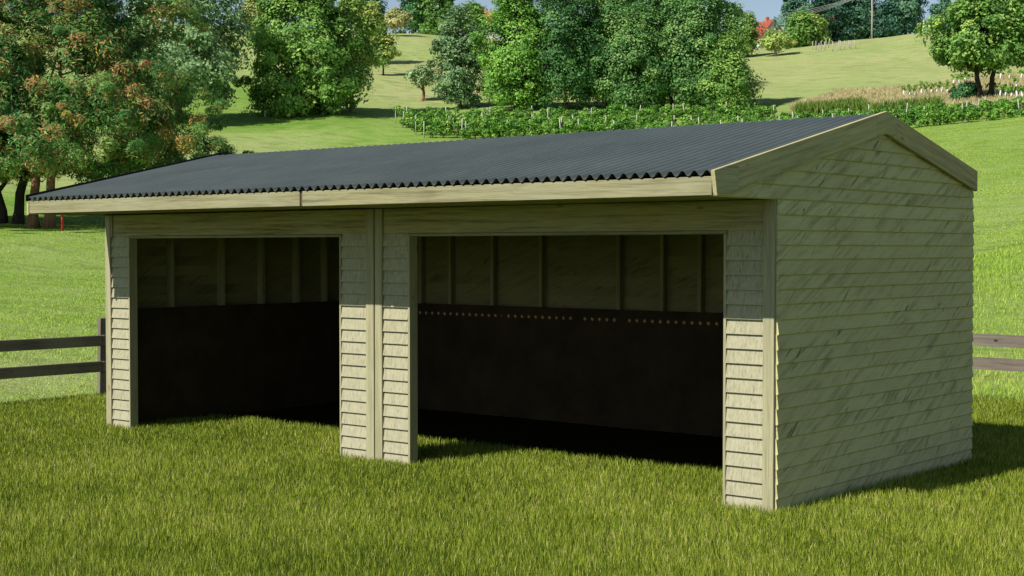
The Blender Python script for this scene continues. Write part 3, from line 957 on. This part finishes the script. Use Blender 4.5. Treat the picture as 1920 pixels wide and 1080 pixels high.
def tree(name, label, cat, u, v, wpx, hpx, sp, prof=ROUND, n=110, per=70, leaf=0.30, bark=None, group=None, tint=0.5, tvar=0.16,
         accent=None, trunk_r=None, stems=1, r0=None, long=1.0, dist=None, asym=0.0, seed=None, lean=0.0, hollow=0.5, flat=0.55):
    base = ground_dist(u, dist) if dist else ground_at(u, v)
    s = px(base)
    H, W = hpx * s, wpx * s
    seed = seed if seed is not None else int(u * 7 + v)
    rs = np.random.default_rng(seed)
    root = empty(name, tuple(base), label, cat, group)
    C, R = crown_clumps(base, H, W, prof, n, asym, r0 or 0.085 * W + 0.25, seed, 4 + seed % 4, hollow)
    tn = np.clip(tint + tvar * rs.standard_normal(len(C)), 0.02, 0.70 if accent else 0.98)
    if accent:
        fr, a0, a1 = accent
        k = rs.random(len(C)) < fr
        tn[k] = rs.uniform(a0, a1, k.sum())
        low = k & (C[:, 2] - base[2] < 0.38 * H) & (rs.random(len(C)) < 0.5)
        tn[low] = rs.uniform(0.9, 1.0, low.sum())
    V, q, t = leaf_cloud(C, R, int(per * 1.75), leaf * 0.68, tn, flat=flat, long=long, centre=base + np.array([0, 0, 0.45 * H]), spread=0.07 if accent else 0.14)
    if accent:                                        # the coloured sprays mix with green ones
        g_ = rs.random(len(t))
        green = np.clip(tint + 0.2 * rs.standard_normal(len(t)), 0.02, 0.70)
        t = np.where((t > 0.72) & (g_ < 0.40), green, np.where((t <= 0.72) & (g_ < 0.07), a0 + 0.1, t))
    V = V - base
    me = np_mesh('crown', V, q, attr={'tint': t})
    link('crown', me, SP[sp], root)
    # trunk with limbs reaching into the crown
    tr = trunk_r or max(0.10, 0.022 * H)
    mb = MB()
    t0 = prof[0][0]
    for k in range(stems):
        ox = (k - (stems - 1) / 2) * tr * 3.0
        lx = lean * W + rs.uniform(-0.05, 0.05) * W + (ox * 2.5)
        top = Vector((lx * _r[0], lx * _r[1], H * min(0.72, t0 + 0.42)))
        b0 = Vector((ox * _r[0], ox * _r[1], -0.3))
        pts, rad = [], []
        for i in range(8):
            f = i / 7
            p = b0.lerp(top, f) + Vector((rs.uniform(-1, 1), rs.uniform(-1, 1), 0)) * tr * 0.55 * (0 < i)
            pts.append(p); rad.append(tr * (1.45 if i == 0 else 1.05 - 0.75 * f))
        mb.tube(pts, rad, 8, True, 0.08)
        for j in range(7):
            f = rs.uniform(0.35, 0.95)
            i = min(6, int(f * 7)); st = pts[i]
            e = C[rs.integers(len(C))] - base
            e = Vector(e)
            if e.z < st.z: e.z = st.z + 0.1 * H * rs.random()
            mid = st.lerp(e, 0.5) + Vector((0, 0, 0.05 * H))
            rr = rad[i] * 0.5
            mb.tube([st, st.lerp(mid, 0.6), mid, e], [rr, rr * 0.8, rr * 0.55, rr * 0.2], 6, True)
    mb.build('trunk', bark or BARK, root)
    return root


G1 = 'trees on the hillside'
# the big reddish locust at the left and its neighbours
tree('locust_tree', 'big feathery tree with rusty brown seed clusters and reddish trunk at the left edge', 'tree', 78, 434, 800, 520, 'locust',
     [(0.19, 0.45), (0.24, 0.85), (0.29, 1.0), (0.42, 0.80), (0.60, 0.60), (0.8, 0.48), (1.0, 0.28)], 900, 140, 0.092, BARK_R, G1, tint=0.46, tvar=0.17,
     accent=(0.21, 0.74, 0.92), trunk_r=0.27, stems=2, r0=0.85, long=2.0, dist=79, asym=0.04, seed=5, hollow=0.35)
tree('dark_trunk_tree', 'leafy tree with thin black trunks at the very left edge', 'tree', 18, 436, 190, 330, 'locust',
     [(0.25, 0.5), (0.4, 0.9), (0.6, 1.0), (0.8, 0.8), (1.0, 0.2)], 220, 70, 0.13, BARK_D, G1, tint=0.3, tvar=0.15, accent=(0.3, 0.9, 1.0), trunk_r=0.30, stems=2, r0=0.5, long=1.9, dist=81, seed=9)
tree('grey_green_tree', 'tall grey green broadleaf tree behind the rusty brown tree', 'tree', 338, 222, 265, 300, 'grey', [(0.12, 0.5), (0.22, 0.9), (0.4, 1.0), (0.65, 0.9), (0.85, 0.7), (1.0, 0.3)], 260, 80, 0.30, BARK, G1, tint=0.62, r0=1.5, dist=150, seed=21)
tree('rounded_shrub_tree', 'very wide bushy green tree reaching the ground beside the white marker post', 'tree', 568, 214, 245, 250, 'mid', BUSH, 260, 85, 0.30, BARK, G1, tint=0.5, r0=1.45, seed=33, hollow=0.45)
tree('olive_tree', 'olive green tree with a pale thin trunk right of the wide bushy tree', 'tree', 660, 210, 110, 215, 'olive', [(0.22, 0.4), (0.35, 0.7), (0.55, 0.9), (0.78, 1.0), (0.92, 0.6), (1, 0.15)], 90, 70, 0.27, BARK_P, G1, tint=0.5, r0=1.1, seed=3)
tree('orchard_tree', 'small round tree with yellowing top and dark stem in the mown clearing', 'tree', 719, 142, 50, 85, 'olive', [(0.25, 0.6), (0.4, 1.0), (0.6, 0.9), (0.85, 0.7), (1, 0.2)], 45, 70, 0.26, BARK_D, G1, tint=0.45, tvar=0.25, r0=0.9, seed=8)
tree('orchard_tree', 'olive tree with slender trunk left of the small round orchard tree', 'tree', 695, 120, 60, 110, 'olive', HIGH, 50, 70, 0.27, BARK, G1, tint=0.65, r0=1.1, seed=15)
tree('peach_leaved_tree', 'small pale tree with peach coloured leaves near the top of the clearing', 'tree', 742, 68, 56, 50, 'yellow', HIGH, 34, 60, 0.30, BARK_P, G1, tint=0.75, r0=1.0, seed=4)
tree('leaning_tree', 'small sparse tree leaning left in front of the grey green column tree', 'tree', 793, 190, 62, 62, 'grey', [(0.5, 0.7), (0.65, 1.0), (0.85, 0.9), (1, 0.3)], 26, 55, 0.22, BARK_R, G1, tint=0.6, r0=0.75, lean=0.05, trunk_r=0.22, seed=6)
tree('column_tree', 'upright grey green column shaped tree standing alone above the vineyard', 'tree', 863, 204, 112, 185, 'grey', COLUMN, 150, 80, 0.24, BARK, G1, tint=0.42, r0=1.0, seed=12, hollow=0.4)
tree('bright_green_tree', 'tall bright yellow green tree at the left end of the dense wood', 'tree', 968, 206, 150, 250, 'bright', COLUMN, 210, 140, 0.22, BARK, G1, tint=0.40, r0=1.35, seed=18, hollow=0.45)
WOOD = [(1060, 206, 165, 230, 'wood', 0.35, 'dark green tree with visible stems beside the bright yellow green tree', 0),
        (1108, 0, 180, 300, 'wood', 0.50, 'tall tree behind the left middle of the dense wood', 186),
        (1140, 203, 150, 250, 'wood', 0.55, 'tall mid green tree in the left middle of the dense wood', 0),
        (1188, 207, 140, 190, 'wood', 0.62, 'lower green tree leaning out at the front middle of the dense wood', 0),
        (1222, 0, 180, 300, 'wood', 0.42, 'tall tree behind the very middle of the dense wood', 187),
        (1258, 205, 170, 270, 'wood', 0.50, 'tallest broad tree in the right middle of the dense wood', 0),
        (1318, 206, 150, 262, 'wood', 0.62, 'tall tree with paler leaves at the right side of the dense wood', 0),
        (1364, 207, 105, 135, 'mid', 0.50, 'low bushy tree at the right hand end of the dense wood', 0)]
for (u, v, wp_, hp_, sp, ti, lab, dd) in WOOD:
    tree('woodland_tree', lab, 'tree', u, v, wp_, hp_, sp, BUSH if hp_ < 150 else [(0.05, 0.7), (0.2, 0.95), (0.45, 1.0), (0.7, 0.85), (0.88, 0.55), (1, 0.15)], 190 if hp_ > 150 else 90, 125, 0.22, BARK, 'trees of the dense wood', tint=ti, r0=1.45, seed=int(u), hollow=0.5, dist=dd or None, trunk_r=0.22)
# trees along the skyline, left to right
SKY = [(478, 62, 34, 60, 'yellow', ROUND, 0.35, 'yellowish tree on the skyline left of the wide bushy tree', 300),
       (590, 68, 90, 120, 'olive', ROUND, 0.4, 'olive brown tree on the skyline above the wide bushy tree', 300),
       (665, 66, 75, 95, 'grey', CONE, 0.4, 'pointed grey green tree on the skyline behind the olive tree', 300),
       (700, 66, 40, 80, 'deepblue', BUSH, 0.4, 'dark tree on the skyline behind the peach leaved tree', 292),
       (775, 66, 75, 120, 'dark', BUSH, 0.5, 'dark green bushy tree at the head of the mown clearing', 290),
       (822, 68, 70, 105, 'mid', BUSH, 0.35, 'green bushy tree at the head of the clearing beside the column tree', 288),
       (885, 78, 50, 60, 'mid', ROUND, 0.5, 'small green tree in front of the orange tiled roof', 290)]
for (u, v, wp_, hp_, sp, pf, ti, lab, dd) in SKY:
    tree('skyline_tree', lab, 'tree', u, v, wp_, hp_, sp, pf, 70, 60, 0.45, BARK, 'trees along the skyline', tint=ti, r0=1.7, seed=int(u), dist=dd)
tree('young_tree', 'small leafy tree beside the right end of the wood on the far field', 'tree', 1382, 108, 60, 95, 'mid', BUSH, 60, 70, 0.32, BARK, G1, tint=0.6, r0=1.3, seed=41)
tree('young_tree', 'small open tree with dark stem casting a shadow on the far field', 'tree', 1402, 107, 62, 78, 'olive', ROUND, 42, 60, 0.32, BARK_D, G1, tint=0.35, r0=1.2, seed=42)
tree('crooked_tree', 'small yellow green tree with crooked pale trunk below the red roofed house', 'tree', 1455, 105, 58, 44, 'olive', HIGH, 36, 60, 0.30, BARK_P, G1, tint=0.65, r0=1.1, trunk_r=0.30, seed=43)
FAR = [(1497, 90, 54, 58, 'mid', BUSH, 0.5, 'light green bush below the power lines right of the house', 262, 60),
       (1522, 92, 52, 52, 'olive', BUSH, 0.5, 'yellow green bush beside the light green bush under the power lines', 264, 45),
       (1506, 95, 104, 132, 'deepblue', BUSH, 0.45, 'dark bluish tree on the skyline right of the red roofed house', 285, 110),
       (1560, 92, 90, 118, 'deepblue', BUSH, 0.4, 'dark bluish tree on the skyline above the row of pale posts', 288, 100),
       (1605, 92, 80, 112, 'deepblue', BUSH, 0.5, 'dark bluish tree on the skyline directly left of the utility pole', 290, 90),
       (1660, 90, 60, 66, 'deepblue', BUSH, 0.35, 'dark bluish tree on the skyline directly right of the utility pole', 288, 80),
       (1695, 84, 72, 110, 'deepblue', BUSH, 0.55, 'tall dark bluish tree at the right end of the skyline group', 290, 90),
       (1765, 84, 56, 62, 'deepblue', BUSH, 0.6, 'bluish green tree on the crest left of the big field tree', 300, 70)]
for (u, v, wp_, hp_, sp, pf, ti, lab, dd, nn) in FAR:
    tree('skyline_tree', lab, 'tree', u, v, wp_, hp_, sp, pf, nn, 60, 0.42, BARK, 'trees along the skyline', tint=ti, r0=1.6, seed=int(u) + 3, dist=dd)
tree('field_tree', 'large spreading tree with forked dark trunk on the right by the young vines', 'tree', 1846, 184, 200, 205, 'mid', [(0.30, 0.6), (0.36, 1.0), (0.48, 1.1), (0.65, 0.95), (0.85, 0.7), (1.0, 0.3)], 230, 85, 0.27, BARK_D, G1, tint=0.52, tvar=0.2, r0=1.15, stems=2, trunk_r=0.28, seed=51, hollow=0.4)
tree('field_tree', 'darker tree half out of frame behind the large forked tree', 'tree', 1930, 118, 90, 130, 'dark', ROUND, 90, 70, 0.36, BARK, G1, tint=0.6, r0=1.5, seed=52, dist=235)
tree('shade_bush', 'low dark bush under the large forked tree', 'bush', 1812, 186, 62, 26, 'dark', BUSH, 26, 60, 0.22, BARK, G1, tint=0.3, r0=0.6, seed=53)

# ------------------------------------------------------------------ vineyard
PALE = plain_mat('pale weathered post wood', (0.40, 0.37, 0.34), 0.9, 0.2, 12, spec=0.1)
WHITE = plain_mat('white tree guard plastic', (0.75, 0.76, 0.78), 0.6, 0.08, 6)
post_me = None


def vpost(p, h, r=0.06, label='', group='', tilt=0.06, name='vineyard_post', mat=PALE):
    mb = MB().tube([(0, 0, -0.2), (0.01, 0, h * 0.5), (0, 0.01, h)], [r, r * 0.95, r * 0.85], 7)
    o = mb.build(name, mat)
    o.location = p
    o.rotation_euler = (random.gauss(0, tilt), random.gauss(0, tilt), random.random() * 6)
    return tag(o, label, 'post', group)


def vine_row(a, b_, label, h=1.65, h1=1.05, w_=0.6, dens=190, sp='vine', leaf=0.115, group='rows of vines in the vineyard'):
    """a hedge-like row between two ground points: leafy wall on short woody stocks"""
    a, b_ = np.asarray(a), np.asarray(b_)
    Ln = np.linalg.norm((b_ - a)[:2])
    n = int(Ln * 5)
    t = np.sort(rng.random(n))
    C = a + (b_ - a) * t[:, None]
    C[:, 2] = height(C[:, 0], C[:, 1])
    sd = np.array([-(b_ - a)[1], (b_ - a)[0]]) / Ln
    off = rng.normal(0, w_ * 0.3, n)
    C[:, 0] += sd[0] * off; C[:, 1] += sd[1] * off
    C[:, 2] += (h + (h1 - h) * t) * rng.uniform(0.16, 0.95, n)
    R = rng.uniform(0.28, 0.5, n)
    tn = np.clip(0.5 + 0.18 * rng.standard_normal(n), 0, 1)
    V, q, t2 = leaf_cloud(C, R, int(dens * 0.42), leaf, tn, spread=0.18)
    o0 = np.array([*(a[:2]), a[2]])
    root = empty('vine_row', tuple(o0), label, 'vines', group)
    link('foliage', np_mesh('foliage', V - o0, q, attr={'tint': t2}), SP[sp], root)
    mb = MB()
    for k in range(int(Ln / 1.3)):
        f = (k + 0.5) / int(Ln / 1.3)
        p = a + (b_ - a) * f; p[2] = float(height(p[0], p[1]))
        p = p - o0
        mb.tube([(p[0], p[1], p[2] - 0.1), (p[0] + random.uniform(-.1, .1), p[1], p[2] + 0.4), (p[0], p[1], p[2] + 0.9)], [0.045, 0.04, 0.03], 5)
    o = mb.build('stocks', BARK, root)
    o['kind'] = 'stuff'
    return root


pcount = 0
NAMES = ['lowest', 'second lowest', 'third lowest', 'middle', 'third highest', 'second highest', 'highest']
for k in range(7):
    f = k / 6
    # left ends climb from the front corner of the plot; right ends run out towards the big field tree
    a = ground_dist(742 + 70 * (1 - f) ** 1.5 * (1 if k else 1.6), 132 + 17 * f)
    b_ = ground_dist(1930, 113 + 14 * f) if k < 5 else ground_dist(1450, 134 + 14 * f)
    vine_row(a, b_, '%s leafy green vine row of the plot behind the shelter roof' % NAMES[k])
    Ln = np.linalg.norm((b_ - a)[:2])
    m_ = int(Ln / 4.4)
    for j in range(m_ + 1):
        t = (j + random.uniform(-0.2, 0.2)) / m_
        p = a + (b_ - a) * min(max(t, 0), 1)
        p[2] = float(height(p[0], p[1]))
        vpost(tuple(p), random.uniform(1.45, 1.95) - 0.4 * t, 0.055, 'pale wooden post standing among the vine rows', 'posts among the vine rows', 0.07)
# young vines with white guards near the field tree
spots = [(1695, 181), (1706, 182), (1716, 181), (1727, 180), (1737, 179), (1746, 178), (1756, 177), (1766, 176), (1776, 178), (1785, 180), (1788, 162), (1798, 160), (1809, 158), (1818, 160),
         (1856, 182), (1866, 181), (1876, 184), (1886, 184), (1896, 186), (1906, 185), (1916, 186), (1862, 166), (1876, 150), (1892, 149), (1906, 166), (1915, 150)]
for i, (u, v) in enumerate(spots):
    p = ground_at(u, v)
    root = empty('young_vine', tuple(p), 'young vine in a white guard tube on the slope by the large forked tree', 'vine', 'young vines in white guards')
    MB().tube([(0, 0, -0.1), (random.uniform(-.05, .05), 0, 0.35), (random.uniform(-.08, .08), 0, 0.72)], [0.075, 0.075, 0.07], 8).build('guard_tube', WHITE, root)
    hh = random.uniform(1.0, 1.5)
    C = np.array([[random.gauss(0, .18), random.gauss(0, .18), z] for z in np.linspace(0.75, hh, 6)])
    V, q, t = leaf_cloud(C, np.full(6, 0.17), 22, 0.10, np.full(6, 0.75))
    link('leaves', np_mesh('leaves', V, q, attr={'tint': t}), SP['vine'], root)
for i, (u, v) in enumerate([(1524, 93), (1530, 94), (1535, 97), (1540, 92), (1546, 95), (1548, 91), (1553, 90), (1561, 97), (1572, 94), (1577, 95), (1583, 93), (1592, 90), (1595, 92), (1605, 91)]):
    p = ground_at(u, v)
    vpost(tuple(p), random.uniform(1.2, 1.7), 0.07, 'short pale post on the far crest left of the utility pole', 'pale posts on the far crest', 0.08, 'crest_post')

# ------------------------------------------------------------------ tall dry grass, corn
def band(name, label, cat, regions, h, wd, stops, t0, n):
    P = []
    for (u0, u1, v0f, v1f, k) in regions:
        us = rng.uniform(u0, u1, k); fs = rng.random(k)
        for u, f in zip(us, fs):
            d0, d1 = v0f(u), v1f(u)
            P.append(ground_dist(u, d0 + (d1 - d0) * f))
    P = np.array(P)
    m = len(P)
    o = blades(P, h * rng.uniform(0.5, 1.2, m), wd * rng.uniform(0.6, 1.4, m), rng.uniform(0.1, 0.6, m), name, leaf_mat(name + ' blades', stops, 0.3, 1.1, (1, 1, 1)), np.clip(t0 + 0.2 * rng.standard_normal(m), 0, 1))
    tag(o, label, cat, kind='stuff')
    return o
band('dry_grass', 'band of tall straw coloured grass above the vine rows on the right', 'grass',
     [(1480, 1960, lambda u: 140 + 6 * (1700 - u) / 220 * (u < 1700) - 6 * (u > 1800), lambda u: 174 if u > 1560 else 160 + (u - 1480) / 8, 26000)], 0.42, 0.07,
     [(0, (0.20, 0.23, 0.07)), (0.4, (0.42, 0.36, 0.18)), (1, (0.60, 0.50, 0.31))], 0.55, 0)
band('corn_patch', 'strip of tall green maize just above the shelter ridge', 'maize',
     [(1490, 1620, lambda u: 141, lambda u: 147, 2600), (1620, 1760, lambda u: 134, lambda u: 139, 1600)], 1.25, 0.13,
     [(0, (0.03, 0.085, 0.01)), (0.5, (0.075, 0.165, 0.02)), (1, (0.20, 0.27, 0.05))], 0.72, 0)

# ------------------------------------------------------------------ stakes, pole, houses
p = ground_at(117, 433, 74)
mb = MB().tube([(0, 0, -0.2), (0, 0, 0.86)], [0.06, 0.06], 10).tube([(0, 0, 0.86), (0, 0, 0.9)], [0.06, 0.03], 10)
o = mb.build('marker_stake', plain_mat('red painted stake', (0.62, 0.035, 0.025), 0.5, 0.1, 6)); o.location = tuple(p)
tag(o, 'bright red stake standing in the grass right of the reddish tree trunk', 'stake')
p = ground_at(497, 219)
mb = MB().tube([(0, 0, -0.2), (0, 0, 0.62)], [0.07, 0.07], 10).tube([(0, 0, 0.62), (0, 0, 0.68)], [0.075, 0.05], 10)
o = mb.build('marker_post', WHITE); o.location = tuple(p)
tag(o, 'small white marker post at the foot of the wide bushy tree', 'post')
MB().add([(0, 0, 0), (.16, .03, .02), (.18, .06, .03), (.02, .05, .02)], [(0, 1, 2, 3)])

pb = ground_dist(1632, 283)
UP = empty('utility_pole', tuple(pb), 'tall pale utility pole with power lines on the far crest', 'pole')
MB().tube([(0, 0, -0.5), (0.02, 0, 5), (0, 0, 11.5)], [0.19, 0.17, 0.13], 10).build('mast', PALE, UP)
rx, ry = _r[0], _r[1]
MB().tube([(-ry * -0.9, rx * -0.9, 9.1), (-ry * 0.9, rx * 0.9, 9.1)], [0.08, 0.08], 6).build('crossarm', BARK, UP)
for k, oo in enumerate((-0.8, -0.3, 0.3, 0.8)):
    a = Vector((-ry * oo, rx * oo, 9.25))
    MB().tube([a - Vector((0, 0, .15)), a], [0.06, 0.04], 6).build('insulator', WHITE, UP)
    e = Vector(ground_dist(1452, 268)) - Vector(pb); e.z = (CAM[2] + (466 - (30 + 4.5 * k)) / FOC * 268) - pb[2]
    e2 = e + (e - a) * 0.0
    pts = []
    for i in range(13):
        f = i / 12
        q = a.lerp(e2, f); q.z -= 1.1 * 4 * f * (1 - f) * 0.5
        pts.append(q)
    MB().tube(pts, [0.026] * 13, 5, False).build('wire', plain_mat('grey cable', (0.6, 0.6, 0.6), 0.5, 0.05), UP)

TILE = plain_mat('red roof tiles', (0.30, 0.065, 0.045), 0.8, 0.25, 3)
TILE_O = plain_mat('orange roof tiles', (0.45, 0.16, 0.08), 0.8, 0.25, 3)
PLAS = plain_mat('pale render', (0.56, 0.55, 0.52), 0.9, 0.1, 1.5)
GLASS = plain_mat('dark window glass', (0.03, 0.035, 0.045), 0.15, 0.1, 2, spec=0.6)


def house(label, u, dist, wm, dm, hw, hr, tile, rz, sink=0.0):
    p = ground_dist(u, dist)
    root = empty('house', (p[0], p[1], p[2] - sink), label, 'house', 'houses on the crest')
    root.rotation_euler = (0, 0, YAW + rz)
    mb = MB().prism([(-dm / 2, 0), (dm / 2, 0), (dm / 2, hw), (0, hw + hr), (-dm / 2, hw)], 0, -wm / 2, wm / 2)
    mb.build('wall', PLAS, root)
    mb = MB()
    ov = 0.5; th = 0.22; sl_ = hr / (dm / 2)
    for sg in (-1, 1):
        y0, y1 = 0, sg * (dm / 2 + ov)
        za, zb = hw + hr + 0.03, hw + hr + 0.03 - sl_ * (dm / 2 + ov)
        pr = [(y0, za), (y1, zb), (y1, zb + th), (y0, za + th)]
        if sg > 0: pr = pr
        mb.prism(pr, 0, -wm / 2 - 0.4, wm / 2 + 0.4)
    rf = mb.build('roof', tile, root)
    MB().box((wm * 0.18, -0.35, hw + hr - 0.2), (wm * 0.18 + 0.6, 0.35, hw + hr + 0.9)).build('chimney', TILE_O, rf)
    for x in (-wm * 0.28, wm * 0.25):
        f = MB().box((x - 0.55, -dm / 2 - 0.05, hw * 0.45), (x + 0.55, -dm / 2 + 0.02, hw * 0.45 + 1.2)).build('window', PALE, root)
        MB().box((x - 0.45, -dm / 2 - 0.07, hw * 0.45 + 0.1), (x + 0.45, -dm / 2 - 0.052, hw * 0.45 + 1.1)).build('pane', GLASS, f)
    for y in (-1.1, 1.1):
        for sx in (-1, 1):
            f = MB().box((sx * wm / 2 - 0.03, y - 0.45, hw * 0.55), (sx * wm / 2 + 0.05, y + 0.45, hw * 0.55 + 1.1)).build('window', PALE, root)
            xo = sx * (wm / 2 + 0.06)
            MB().box((xo - 0.008, y - 0.36, hw * 0.55 + 0.1), (xo + 0.008, y + 0.36, hw * 0.55 + 1.0)).build('pane', GLASS, f)
    return root


house('pale house with steep red roof on the skyline right of the wood', 1427, 312, 8.0, 6.6, 4.0, 3.6, TILE, -1.12, 1.7)
house('house with orange tiled roof between the column tree and the bright green tree', 890, 315, 9.0, 8.0, 3.2, 3.0, TILE_O, 0.1, 0.2)
house('red roofed house mostly hidden behind the dark skyline trees', 1588, 312, 12.0, 8.0, 3.4, 3.0, TILE, 0.05, 0.0)
